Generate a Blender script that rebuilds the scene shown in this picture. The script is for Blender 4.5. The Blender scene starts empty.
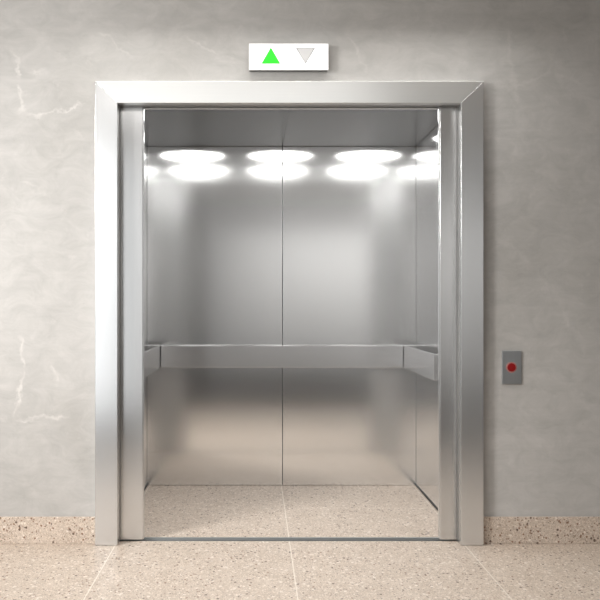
import bpy, bmesh, math
from mathutils import Vector
S = bpy.context.scene
COL = S.collection

# ------------------------------------------------------------------ view
S.view_settings.view_transform = 'Standard'
S.view_settings.look = 'None'
S.view_settings.gamma = 1
S.view_settings.use_curve_mapping = False
S.view_settings.exposure = 0.0

# ------------------------------------------------------------------ node helpers
class N:
    def __init__(s, name):
        s.m = bpy.data.materials.new(name); s.m.use_nodes = True
        s.t = s.m.node_tree; s.p = s.t.nodes['Principled BSDF']
    def n(s, typ, **kw):
        x = s.t.nodes.new(typ)
        for k, v in kw.items():
            if k in x.inputs.keys() or isinstance(k, int): x.inputs[k].default_value = v
            else: setattr(x, k, v)
        return x
    def l(s, a, b): s.t.links.new(a, b)
    def math(s, op, a, b=None, clamp=False):
        x = s.t.nodes.new('ShaderNodeMath'); x.operation = op; x.use_clamp = clamp
        for i, v in enumerate((a, b)):
            if v is None: continue
            if isinstance(v, (int, float)): x.inputs[i].default_value = v
            else: s.l(v, x.inputs[i])
        return x.outputs[0]
    def ramp(s, fac, pts):
        x = s.t.nodes.new('ShaderNodeValToRGB'); e = x.color_ramp.elements
        while len(e) < len(pts): e.new(0.5)
        for i, (p, c) in enumerate(pts):
            e[i].position = p
            e[i].color = (c, c, c, 1) if isinstance(c, (int, float)) else (*c, 1)
        s.l(fac, x.inputs[0]); return x.outputs[0]
    def mix(s, fac, a, b, typ='MIX'):
        x = s.t.nodes.new('ShaderNodeMix'); x.data_type = 'RGBA'; x.blend_type = typ
        for i, v in ((0, fac), (6, a), (7, b)):
            if isinstance(v, (int, float)): x.inputs[i].default_value = v
            elif isinstance(v, tuple): x.inputs[i].default_value = (*v, 1)
            else: s.l(v, x.inputs[i])
        return x.outputs[2]
    def pos(s): return s.t.nodes.new('ShaderNodeNewGeometry').outputs['Position']
    def mapped(s, scale, loc=(0, 0, 0)):
        x = s.t.nodes.new('ShaderNodeMapping'); x.inputs['Scale'].default_value = scale
        x.inputs['Location'].default_value = loc
        s.l(s.pos(), x.inputs[0]); return x.outputs[0]
    def noise(s, vec, scale, detail=4, rough=.5, dist=0):
        x = s.t.nodes.new('ShaderNodeTexNoise')
        x.inputs['Scale'].default_value = scale; x.inputs['Detail'].default_value = detail
        x.inputs['Roughness'].default_value = rough; x.inputs['Distortion'].default_value = dist
        s.l(vec, x.inputs['Vector']); return x.outputs['Fac']
    def bump(s, h, strength, dist):
        x = s.t.nodes.new('ShaderNodeBump'); x.inputs['Strength'].default_value = strength
        x.inputs['Distance'].default_value = dist
        s.l(h, x.inputs['Height']); s.l(x.outputs[0], s.p.inputs['Normal'])

def steel(name, col, rough, metallic=.9, grain='x', aniso=0.0, rot=0.0, amp=.06):
    """brushed stainless steel; grain = the world axis the brushing runs along"""
    s = N(name)
    sc = {'x': (1.5, 60, 420), 'z': (420, 60, 1.5), 'y': (420, 1.5, 420)}[grain]
    g = s.noise(s.mapped(sc), 1.0, 3, .6)
    c = s.mix(g, tuple(v * (1 - amp) for v in col), tuple(min(1, v * (1 + amp)) for v in col))
    s.l(c, s.p.inputs['Base Color'])
    s.p.inputs['Metallic'].default_value = metallic
    r = s.math('ADD', s.math('MULTIPLY', g, .02), rough - .01)
    s.l(r, s.p.inputs['Roughness'])
    if aniso:
        s.p.inputs['Anisotropic'].default_value = aniso
        s.p.inputs['Anisotropic Rotation'].default_value = rot
        t = s.t.nodes.new('ShaderNodeCombineXYZ')      # blur runs across the brushing
        for k, v in enumerate({'x': (0, .3, 1), 'z': (1, .7, 0), 'y': (0, 0, 1)}[grain]): t.inputs[k].default_value = v
        s.l(t.outputs[0], s.p.inputs['Tangent'])
    return s.m

def plain(name, col, rough=.5, metallic=0, emit=None, strength=0):
    s = N(name)
    s.p.inputs['Base Color'].default_value = (*col, 1)
    s.p.inputs['Roughness'].default_value = rough; s.p.inputs['Metallic'].default_value = metallic
    g = s.noise(s.mapped((1, 1, 1)), 90, 2)
    s.l(s.math('ADD', s.math('MULTIPLY', g, .06), rough - .03), s.p.inputs['Roughness'])
    if emit:
        s.p.inputs['Emission Color'].default_value = (*emit, 1)
        s.p.inputs['Emission Strength'].default_value = strength
    return s.m

def terrazzo(name, grout):
    s = N(name); v = s.mapped((1, .6, 1)) if grout else s.pos(); w = s.pos()
    def vor(scale, feature='F1'):
        x = s.t.nodes.new('ShaderNodeTexVoronoi'); x.inputs['Scale'].default_value = scale
        x.feature = feature; s.l(v, x.inputs['Vector']); return x
    base = s.ramp(s.noise(v, 9, 5, .6), [(.3, (.48, .400, .330)), (.7, (.57, .485, .41))])
    fine = vor(230); sep = s.t.nodes.new('ShaderNodeSeparateColor'); s.l(fine.outputs['Color'], sep.inputs[0])
    base = s.mix(s.math('MULTIPLY', s.math('GREATER_THAN', sep.outputs[0], .62), .4), base, (.44, .33, .25))
    base = s.mix(s.math('MULTIPLY', s.math('GREATER_THAN', sep.outputs[1], .72), .5), base, (.80, .70, .60))
    for sc, th, size, colr, ch, k in ((62, .93, .36, (.11, .07, .05), 0, .9), (74, .94, .36, (.22, .12, .07), 1, .9),
                                   (48, .95, .32, (.80, .73, .66), 2, .6), (125, .90, .36, (.10, .07, .055), 0, .8), (85, .93, .33, (.22, .13, .085), 1, .8),
                                   (70, .90, .36, (.82, .74, .66), 2, .6), (190, .90, .42, (.20, .15, .12), 0, .7)):
        q = vor(sc); sp = s.t.nodes.new('ShaderNodeSeparateColor'); s.l(q.outputs['Color'], sp.inputs[0])
        f = s.math('MULTIPLY', s.math('GREATER_THAN', sp.outputs[ch], th), s.math('LESS_THAN', q.outputs['Distance'], size))
        base = s.mix(s.math('MULTIPLY', f, k), base, colr)
    if grout:
        sx = s.t.nodes.new('ShaderNodeSeparateXYZ'); s.l(w, sx.inputs[0])
        def line(o, off, per, w):
            a = s.math('ADD', o, -off + per * 40 + per / 2)
            a = s.math('MODULO', a, per); a = s.math('SUBTRACT', a, per / 2)
            return s.math('LESS_THAN', s.math('ABSOLUTE', a), w)
        lx = line(sx.outputs[0], .167, .834, .0024); ly = line(sx.outputs[1], .86, 1.95, .0022)
        base = s.mix(s.math('MULTIPLY', s.math('MAXIMUM', lx, ly), .75), base, (.80, .74, .66))
    s.l(base, s.p.inputs['Base Color'])
    s.l(s.ramp(s.noise(v, 40, 3), [(.3, .32), (.7, .45)]), s.p.inputs['Roughness'])
    s.p.inputs['Specular IOR Level'].default_value = .3
    return s.m

VEINS = [(-1.17, 2.40, -1.12, 2.22, .012, .6), (-1.12, 2.22, -1.13, 2.05, .012, .6), (-1.13, 2.04, -.82, 2.12, .010, .5),
         (-1.10, 2.29, -1.00, 2.26, .016, .4), (-1.15, 1.74, -1.02, 1.72, .010, .3), (-.75, 2.46, -.60, 2.33, .010, .35),
         (-1.14, 1.01, -1.10, .83, .012, .6), (-1.10, .83, -1.17, .60, .012, .6), (-1.16, .60, -.88, .61, .012, .5),
         (-.98, .88, -.96, .76, .016, .45), (-.35, 2.45, -.18, 2.34, .010, .3), (.45, 2.44, .55, 2.28, .012, .3),
         (1.15, 2.18, 1.42, 2.26, .016, .22), (1.42, 2.26, 1.6, 2.2, .016, .2), (1.20, 2.5, 1.26, 2.1, .018, .2),
         (1.1, 1.5, 1.35, 1.35, .02, .15), (1.45, 1.2, 1.6, .9, .02, .15), (1.3, 1.85, 1.5, 1.7, .02, .15)]
def concrete(name):
    s = N(name); v = s.pos()
    big = s.noise(v, 1.3, 6, .6, .4)
    c = s.ramp(big, [(.3, (.400, .388, .368)), (.5, (.450, .438, .420)), (.72, (.487, .475, .458))])
    mid = s.noise(s.mapped((1.4, 1, 2.2)), 5, 8, .7, .8)
    c = s.mix(.48, c, s.ramp(mid, [(.3, .36), (.6, .52), (.8, .62)]), 'OVERLAY')
    streak = s.noise(s.mapped((1.2, 1, 16)), 2.2, 5, .6, .5)
    c = s.mix(.14, c, s.ramp(streak, [(.3, .40), (.7, .58)]), 'OVERLAY')
    # faint pale veins, each a few wobbling straight runs (x0, z0, x1, z1, half width)
    sx = s.t.nodes.new('ShaderNodeSeparateXYZ'); s.l(v, sx.inputs[0])
    wob = s.math('MULTIPLY', s.math('SUBTRACT', s.noise(v, 7, 6, .65), .5), .16)
    wob2 = s.math('MULTIPLY', s.math('SUBTRACT', s.noise(s.mapped((1, 1, 1), (5, 3, 9)), 8, 6, .65), .5), .16)
    px = s.math('ADD', sx.outputs[0], wob); pz = s.math('ADD', sx.outputs[2], wob2)
    tot = None
    for (x0, z0, x1, z1, w, k) in VEINS:
        L = math.hypot(x1 - x0, z1 - z0); ux, uz = (x1 - x0) / L, (z1 - z0) / L
        ax = s.math('SUBTRACT', px, x0); az = s.math('SUBTRACT', pz, z0)
        tt = s.math('ADD', s.math('MULTIPLY', ax, ux), s.math('MULTIPLY', az, uz))
        dd = s.math('ABSOLUTE', s.math('SUBTRACT', s.math('MULTIPLY', ax, uz), s.math('MULTIPLY', az, ux)))
        f = s.math('SUBTRACT', 1.0, s.math('DIVIDE', dd, w), True)
        e = s.math('MULTIPLY', s.math('MULTIPLY', tt, 25.0, True), s.math('MULTIPLY', s.math('SUBTRACT', L, tt), 25.0, True))
        f = s.math('MULTIPLY', s.math('MULTIPLY', f, e), k)
        tot = f if tot is None else s.math('MAXIMUM', tot, f)
    brk = s.ramp(s.noise(v, 17, 4, .6), [(.35, .25), (.6, 1.0)])
    c = s.mix(s.math('MULTIPLY', tot, brk), c, (.68, .66, .63))
    cloud = s.ramp(s.noise(s.mapped((1, 1, 1), (2, 0, 4)), 11, 5, .7), [(.60, 0.0), (.74, .28)])
    c = s.mix(cloud, c, (.62, .60, .57))
    pit = s.noise(v, 60, 3, .6)
    c = s.mix(s.ramp(pit, [(.66, 0.0), (.75, .35)]), c, (.30, .28, .255))
    s.l(c, s.p.inputs['Base Color'])
    s.p.inputs['Roughness'].default_value = .62
    s.p.inputs['Specular IOR Level'].default_value = .25
    s.bump(s.math('ADD', mid, s.math('MULTIPLY', pit, .25)), .25, .006)
    return s.m

M = dict(
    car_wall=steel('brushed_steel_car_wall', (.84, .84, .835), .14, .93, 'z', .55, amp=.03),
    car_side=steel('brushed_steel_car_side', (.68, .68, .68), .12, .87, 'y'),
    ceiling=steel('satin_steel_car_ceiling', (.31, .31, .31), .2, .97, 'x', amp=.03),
    frame_v=steel('brushed_steel_frame_upright', (.68, .685, .685), .22, .86, 'z', .45),
    frame_h=steel('brushed_steel_frame_head', (.79, .80, .79), .29, .86, 'x'),
    door=steel('brushed_steel_door', (.65, .65, .645), .20, .88, 'z', .4),
    rail=steel('brushed_steel_rail', (.70, .70, .70), .2, .88, 'x'),
    plate=steel('brushed_steel_plate', (.45, .465, .475), .30, .9, 'z'),
    lining=steel('dull_steel_reveal', (.36, .355, .35), .4, .8, 'x', amp=.02),
    sill=steel('grooved_sill_steel', (.16, .17, .17), .4, .9, 'x'),
    dark=plain('dark_gap', (.03, .03, .03), .6),
    shaft=plain('lift_shaft_grey', (.06, .06, .06), .9),
    floor=terrazzo('terrazzo_floor', True), skirt=terrazzo('terrazzo_skirting', False),
    wall=concrete('polished_concrete'),
    dark_sheet=plain('dark_floor_stand_in', (.03, .029, .027), 1.0),  # dark colour stands in for the dim far floor
    dark_panel=plain('added_dark_panel', (.2, .2, .2), .8),
    room_top=plain('grey_soffit', (.22, .22, .22), .8),
    room=plain('grey_plaster', (.48, .48, .48), .8), room_ceiling=plain('white_ceiling', (.78, .78, .77), .9), room_dark=plain('charcoal_panel', (.07, .07, .068), .6),
    white=plain('white_acrylic', (.86, .86, .87), .35, 0, (1, 1, 1), .3),
    joint=plain('dark_joint', (.10, .10, .10), .5, .3),
    shaded_casing=plain('shade_grey_casing', (.16, .16, .155), .5),  # dark grey puts the shade under the sign into the colour
    green=plain('lit_green', (.01, .35, .01), .6, 0, (.02, 1, .02), .85),
    grey=plain('unlit_grey_arrow', (.58, .58, .58), .45), edge=plain('dark_arrow_rim', (.16, .16, .16), .5),
    red=plain('red_button', (.20, .001, .002), .3, 0, (.9, .0, .005), .03),
    ring=plain('red_ring', (.42, .22, .20), .35),
)

# ------------------------------------------------------------------ mesh helpers
def link(name, bm, mat, parent=None, bevel=0, seg=2):
    bmesh.ops.recalc_face_normals(bm, faces=bm.faces)
    me = bpy.data.meshes.new(name); bm.to_mesh(me); bm.free()
    me.materials.append(M[mat] if isinstance(mat, str) else mat)
    o = bpy.data.objects.new(name, me); COL.objects.link(o)
    if parent: o.parent = parent; o.matrix_parent_inverse = parent.matrix_world.inverted()
    if bevel:
        b = o.modifiers.new('bevel', 'BEVEL'); b.width = bevel; b.segments = seg; b.limit_method = 'ANGLE'
        b.harden_normals = True
        for p in me.polygons: p.use_smooth = True
    return o
def box(bm, x0, x1, y0, y1, z0, z1):
    r = bmesh.ops.create_cube(bm, size=1)['verts']
    for v in r:
        v.co = ((x0 + x1) / 2 + v.co.x * (x1 - x0), (y0 + y1) / 2 + v.co.y * (y1 - y0), (z0 + z1) / 2 + v.co.z * (z1 - z0))
    return bm
def boxes(*bs):
    bm = bmesh.new()
    for b in bs: box(bm, *b)
    return bm
def prism(pts, axis, a, b, bm=None):
    """polygon pts extruded along axis ('x','y','z') from a to b"""
    bm = bm or bmesh.new()
    def P(u, v, w): return {'y': (u, w, v), 'x': (w, u, v), 'z': (u, v, w)}[axis]
    A = [bm.verts.new(P(u, v, a)) for u, v in pts]; B = [bm.verts.new(P(u, v, b)) for u, v in pts]
    bm.faces.new(A); bm.faces.new(B[::-1]); n = len(pts)
    for i in range(n): bm.faces.new((A[i], B[i], B[(i + 1) % n], A[(i + 1) % n]))
    return bm
def cyl_y(cx, cz, r, y0, y1, n=48, bm=None, rin=None):
    bm = bm or bmesh.new()
    c = [(cx + r * math.cos(i * math.tau / n), cz + r * math.sin(i * math.tau / n)) for i in range(n)]
    if rin is None: return prism(c, 'y', y0, y1, bm)
    d = [(cx + rin * math.cos(i * math.tau / n), cz + rin * math.sin(i * math.tau / n)) for i in range(n)]
    V = [[bm.verts.new((u, y, w)) for u, w in q] for q, y in ((c, y0), (d, y0), (d, y1), (c, y1))]
    for k in range(4):
        for i in range(n):
            bm.faces.new((V[k][i], V[k][(i + 1) % n], V[(k + 1) % 4][(i + 1) % n], V[(k + 1) % 4][i]))
    return bm
def thing(name, label, cat, loc, group=None):
    o = bpy.data.objects.new(name, None); COL.objects.link(o); o.location = loc
    o.empty_display_size = .1
    o['label'] = label; o['category'] = cat
    if group: o['group'] = group
    bpy.context.view_layer.update()
    return o
def struct(name, bm, mat, bevel=0):
    o = link(name, bm, mat, None, bevel); o['kind'] = 'structure'; return o

# ------------------------------------------------------------------ dimensions (metres; wall face at y = 0)
FL, FR = -.7616, 1.0885         # door frame, outer edges
IL, IR = -.6545, .9805          # door frame, inner edges
FT, IT = 2.2126, 2.108          # head: outer, inner
FY = -.05
OL, OR = -.544, .898            # clear opening between the door leaves
CL, CR, CF, CB, CT = -.683, 1.0186, .115, 1.58, 2.146   # car interior
XL, XR, YR, RH = -4.2, 4.6, -7.3, 2.68                  # lobby

# ------------------------------------------------------------------ setting
WT = .043
bm = boxes((XL, IL - .03, 0, WT, 0, RH), (IR + .03, XR, 0, WT, 0, RH), (IL - .03, IR + .03, 0, WT, IT + .03, RH))
struct('wall_front', bm, 'wall')
struct('floor', boxes((XL, XR, YR, .048, -.10, 0)), 'floor')
struct('unseen_dark_sheet', boxes((XL + .01, XR - .01, YR + .05, -3.35, .0005, .012)), 'dark_sheet')  # unseen dark sheet, added so the steel reflects a dim far floor
struct('baseboard_left', boxes((XL, FL - .001, -.013, -.0005, .0005, .130)), 'skirt', .002)
struct('baseboard_right', boxes((FR + .001, XR, -.013, -.0005, .0005, .130)), 'skirt', .002)
struct('wall_left', boxes((XL - .1, XL, YR, 0, 0, RH)), 'room')
struct('wall_right', boxes((XR, XR + .1, YR, 0, 0, RH)), 'room')
struct('wall_rear', boxes((XL, XR, YR - .1, YR, .2, RH)), 'room')
struct('trim_1', boxes((XL, XR, YR + .001, YR + .03, 2.25, RH - .001)), 'room_top')
struct('unseen_dark_panel', boxes((XL, -.55, YR + .001, YR + .03, .2, 2.249)), 'dark_panel')  # unseen panel, added to darken the left of the steel's reflection
struct('baseboard_rear', boxes((XL, XR, YR - .1, YR + .02, 0, .2)), 'room_dark')
struct('ceiling', boxes((XL - .1, XR + .1, YR - .1, WT, RH, RH + .1)), 'room_ceiling')

# ------------------------------------------------------------------ door frame
t = thing('elevator_entrance_frame', 'wide mitred brushed steel frame around the open elevator doorway', 'door frame', ((FL + FR) / 2, 0, 0))
D = .0005
def jamb(o, i):   # outer x, inner x
    bm = prism([(o, .001), (i, .001), (i, IT), (o, FT)], 'y', FY, -.001)
    return bm
def lining(i, s):
    return (min(i, i + s * .022), max(i, i + s * .022), -.001, WT - .001, .001, IT + .02)
bm = jamb(FL, IL); link('jamb', bm, 'frame_v', t, .0022)
link('lining', boxes(lining(IL, -1)), 'lining', t)
bm = jamb(FR, IR); link('jamb', bm, 'frame_v', t, .0022)
link('lining', boxes(lining(IR, 1)), 'lining', t)
bm = prism([(FL, FT), (IL, IT), (IR, IT), (FR, FT)], 'y', FY, -.001)
link('lining', boxes((IL, IR, -.0005, WT - .001, IT, IT + .022)), 'lining', t)
link('header', bm, 'frame_h', t, .0022)

# ------------------------------------------------------------------ landing door leaves, slid open into the wall
for nm, x0, x1, lab in (('l', OL - .55, OL, 'left brushed steel elevator door leaf, slid open into the wall'),
                        ('r', OR, OR + .55, 'right brushed steel elevator door leaf, slid open into the wall')):
    t = thing('elevator_sliding_panel', lab, 'door leaf', ((x0 + x1) / 2, .07, .0), 'sliding elevator door panels')
    link('panel_face', boxes((x0, x1, .05, .088, .006, 2.16)), 'door', t, .003)
    e = (x1 - .003, x1 + .004) if nm == 'l' else (x0 - .004, x0 + .003)
    link('edge_strip', boxes((e[0], e[1], .058, .080, .008, 2.15)), 'frame_v', t, .001)

# ------------------------------------------------------------------ sill at the landing edge
t = thing('elevator_threshold', 'thin grooved steel threshold strip across the doorway floor', 'threshold', (.17, .08, 0))
link('sill_plate', boxes((IL, IR, .0485, .113, -.04, -.010)), 'sill', t)
link('guide_lip', boxes((IL, IR, .0485, .0535, -.010, -.001)), 'sill', t)

# ------------------------------------------------------------------ elevator car
car = thing('elevator_car', 'empty elevator car with brushed steel walls and terrazzo floor', 'elevator', (.168, .85, 0))
link('car_floor', boxes((CL - .03, CR + .03, CF + .012, CB + .03, -.08, 0)), 'floor', car)
link('car_sill', boxes((CL, CR, CF, CF + .011, -.08, .002)), 'frame_h', car)
mid = .174; g = .0016
def panels(name, bm, mat): return link(name, bm, mat, car, .0015)
panels('back_wall_panel', boxes((CL, mid - g, CB, CB + .03, .0015, CT)), 'car_wall')
panels('back_wall_panel', boxes((mid + g, CR, CB, CB + .03, .0015, CT)), 'car_wall')
ym = .835
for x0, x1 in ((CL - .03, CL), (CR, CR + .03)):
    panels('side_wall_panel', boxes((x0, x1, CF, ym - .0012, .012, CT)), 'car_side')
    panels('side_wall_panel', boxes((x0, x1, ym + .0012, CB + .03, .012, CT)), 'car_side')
link('wall_backing', boxes((CL - .045, CR + .045, CB + .031, CB + .045, -.08, CT + .05), (CL - .045, CL - .031, CF, CB + .045, -.08, CT + .05),
     (CR + .031, CR + .045, CF, CB + .045, -.08, CT + .05)), 'dark', car)
link('kick_strip', boxes((CR - .004, CR + .012, CF + .03, CB, 0.0005, .011)), 'dark', car)
link('kick_strip', boxes((CL - .012, CL + .004, CF + .03, CB, 0.0005, .011)), 'dark', car)
link('ceiling_panel', boxes((CL - .03, mid - g / 2, CF, CB + .03, CT + .001, CT + .03)), 'ceiling', car)
link('ceiling_panel', boxes((mid + g / 2, CR + .03, CF, CB + .03, CT + .001, CT + .03)), 'ceiling', car)
link('front_return', boxes((CL, OL - .014, CF, CF + .035, .002, CT)), 'frame_v', car, .0015)
link('front_return', boxes((OR + .014, CR, CF, CF + .035, .002, CT)), 'frame_v', car, .0015)
link('transom', boxes((OL - .014, OR + .014, CF, CF + .035, 2.113, CT)), 'frame_h', car, .0015)

for x in (CL, CR):
    link('corner_joint', boxes((x - .0014, x + .0014, CB - .0014, CB + .0, .012, CT)), 'joint', car)
# flat-bar handrails: one per wall, the ends turned back to the wall
RZ0, RZ1, RO, RT = .753, .890, .092, .016
def rail_pts(a0, a1, w, o):   # plan outline of a bar whose ends return to the wall; a along wall, w wall coordinate, o outwards sign
    f = w + o * RO; k = f - o * RT
    return [(a0, w), (a0, f), (a1, f), (a1, w), (a1 - RT, w), (a1 - RT, k), (a0 + RT, k), (a0 + RT, w)]
x0, x1 = CL + RO + .004, CR - RO - .004
link('handrail', prism([(a, b) for a, b in rail_pts(x0, x1, CB - .0005, -1)], 'z', RZ0, RZ1), 'rail', car, .0018)
y0, y1 = .395, CB - .004
link('handrail', prism([(b, a) for a, b in rail_pts(y0, y1, CL + .0005, 1)], 'z', RZ0, RZ1), 'rail', car, .0018)
link('handrail', prism([(b, a) for a, b in rail_pts(y0, y1, CR - .0005, -1)], 'z', RZ0, RZ1), 'rail', car, .0018)

# ------------------------------------------------------------------ direction indicator above the door
X0, X1, Z0, Z1, IY = -.0286, .3498, 2.2650, 2.3911, -.05
t = thing('direction_indicator', 'white rectangular floor direction sign on the wall above the doorway', 'sign', ((X0 + X1) / 2, -.001, Z0))
link('housing', boxes((X0 + .0015, X1 - .0015, IY + .008, -.0002, Z0 + .0015, Z1 - .0015)), 'shaded_casing', t, .002)
link('face_plate', boxes((X0, X1, IY, IY + .008, Z0, Z1)), 'white', t, .0025)
def tri(cx, z0, z1, w, up, y0, y1):
    pts = [(cx - w / 2, z0), (cx + w / 2, z0), (cx, z1)] if up else [(cx - w / 2, z1), (cx + w / 2, z1), (cx, z0)]
    return prism(pts, 'y', y0, y1)
o = link('up_arrow', tri(.0755, 2.2955, 2.3720, .088, True, IY - .0015, IY - .0002), 'green', t); o['label'] = 'lit green triangle pointing up'
o = link('down_arrow', tri(.2400, 2.2965, 2.3680, .082, False, IY - .0022, IY - .0012), 'grey', t); o['label'] = 'unlit grey triangle pointing down'
link('arrow_rim', tri(.2400, 2.2955, 2.3700, .090, False, IY - .0011, IY - .0002), 'edge', o)

# ------------------------------------------------------------------ call button plate
X0, X1, Z0, Z1 = 1.1860, 1.2790, .7665, .9260
t = thing('call_button_panel', 'small steel call plate with one red button, right of the doorway', 'button panel', ((X0 + X1) / 2, -.001, Z0))
link('plate', boxes((X0, X1, -.010, -.0002, Z0, Z1)), 'plate', t, .002)
cx, cz = 1.2300, .8475
b = link('button', cyl_y(cx, cz, .0205, -.017, -.0102), 'red', t, .002); b['label'] = 'round red button'
link('ring', cyl_y(cx, cz, .0262, -.0130, -.0102, rin=.0207), 'ring', b)

# ------------------------------------------------------------------ lights
def area(name, loc, rot, sx, sy, power, col=(1, 1, 1), shape='RECTANGLE', spread=180):
    d = bpy.data.lights.new(name, 'AREA'); d.shape = shape; d.size = sx
    if shape in ('RECTANGLE', 'ELLIPSE'): d.size_y = sy
    d.energy = power; d.color = col; d.spread = math.radians(spread)
    o = bpy.data.objects.new(name, d); COL.objects.link(o); o.location = loc; o.rotation_euler = rot
    return o
def aim(o, tgt):
    o.rotation_euler = (Vector(tgt) - o.location).to_track_quat('-Z', 'Y').to_euler()
# the car's six round ceiling lamps
for lx in (-.42, .17, .76):
    for ly in (.42, 1.20):
        area('car_ceiling_lamp', (lx, ly, CT - .004), (0, 0, 0), .41, .41, 3.1, (1, .99, .975), 'DISK')
# lobby: soft key high on the left, added tall softbox low on the left, ceiling panel, wall wash, added floor and far-wall fills
k = area('lobby_key', (-2.9, -2.9, 2.3), (0, 0, 0), 1.0, 1.0, 42, (1, .985, .965), spread=80); aim(k, (-.9, 0, 1.15))
k = area('lobby_left_softbox', (-2.15, -4.7, 1.36), (0, 0, 0), 1.8, 2.5, 32, (.97, .985, 1)); aim(k, (-1.7, 0, 1.5))  # added softbox that whitens the left jamb's reflection
area('lobby_ceiling_panel', (-.1, -2.6, RH - .02), (0, 0, 0), 1.9, 1.3, 18, (1, .985, .97))
area('lobby_wall_wash', (.15, -.34, RH - .02), (0, 0, 0), 2.2, .1, 9, (1, .98, .95), spread=125)
area('lobby_floor_fill', (.5, -1.1, RH - .02), (0, 0, 0), 3.6, .25, 9, (1, .98, .95), spread=90)  # added fill to brighten the floor near the doorway
k = area('lobby_rear_fill', (1.5, -5.6, RH - .05), (0, 0, 0), 3.4, .3, 70, (1, .985, .97), spread=120); aim(k, (1.5, YR, 1.5))  # added fill so the steel reflects a brighter far wall
w = bpy.data.worlds.new('world'); S.world = w; w.use_nodes = True
w.node_tree.nodes['Background'].inputs[0].default_value = (.5, .52, .55, 1)
w.node_tree.nodes['Background'].inputs[1].default_value = .2

# ------------------------------------------------------------------ camera
c = bpy.data.cameras.new('camera'); c.sensor_width = 36; c.lens = 36 * 1040 / 600
c.shift_x = 45 / 600; c.shift_y = 3 / 600; c.clip_start = .05
o = bpy.data.objects.new('camera', c); COL.objects.link(o)
o.location = (0, -5, 1.156); o.rotation_euler = (math.pi / 2, 0, 0)
S.camera = o
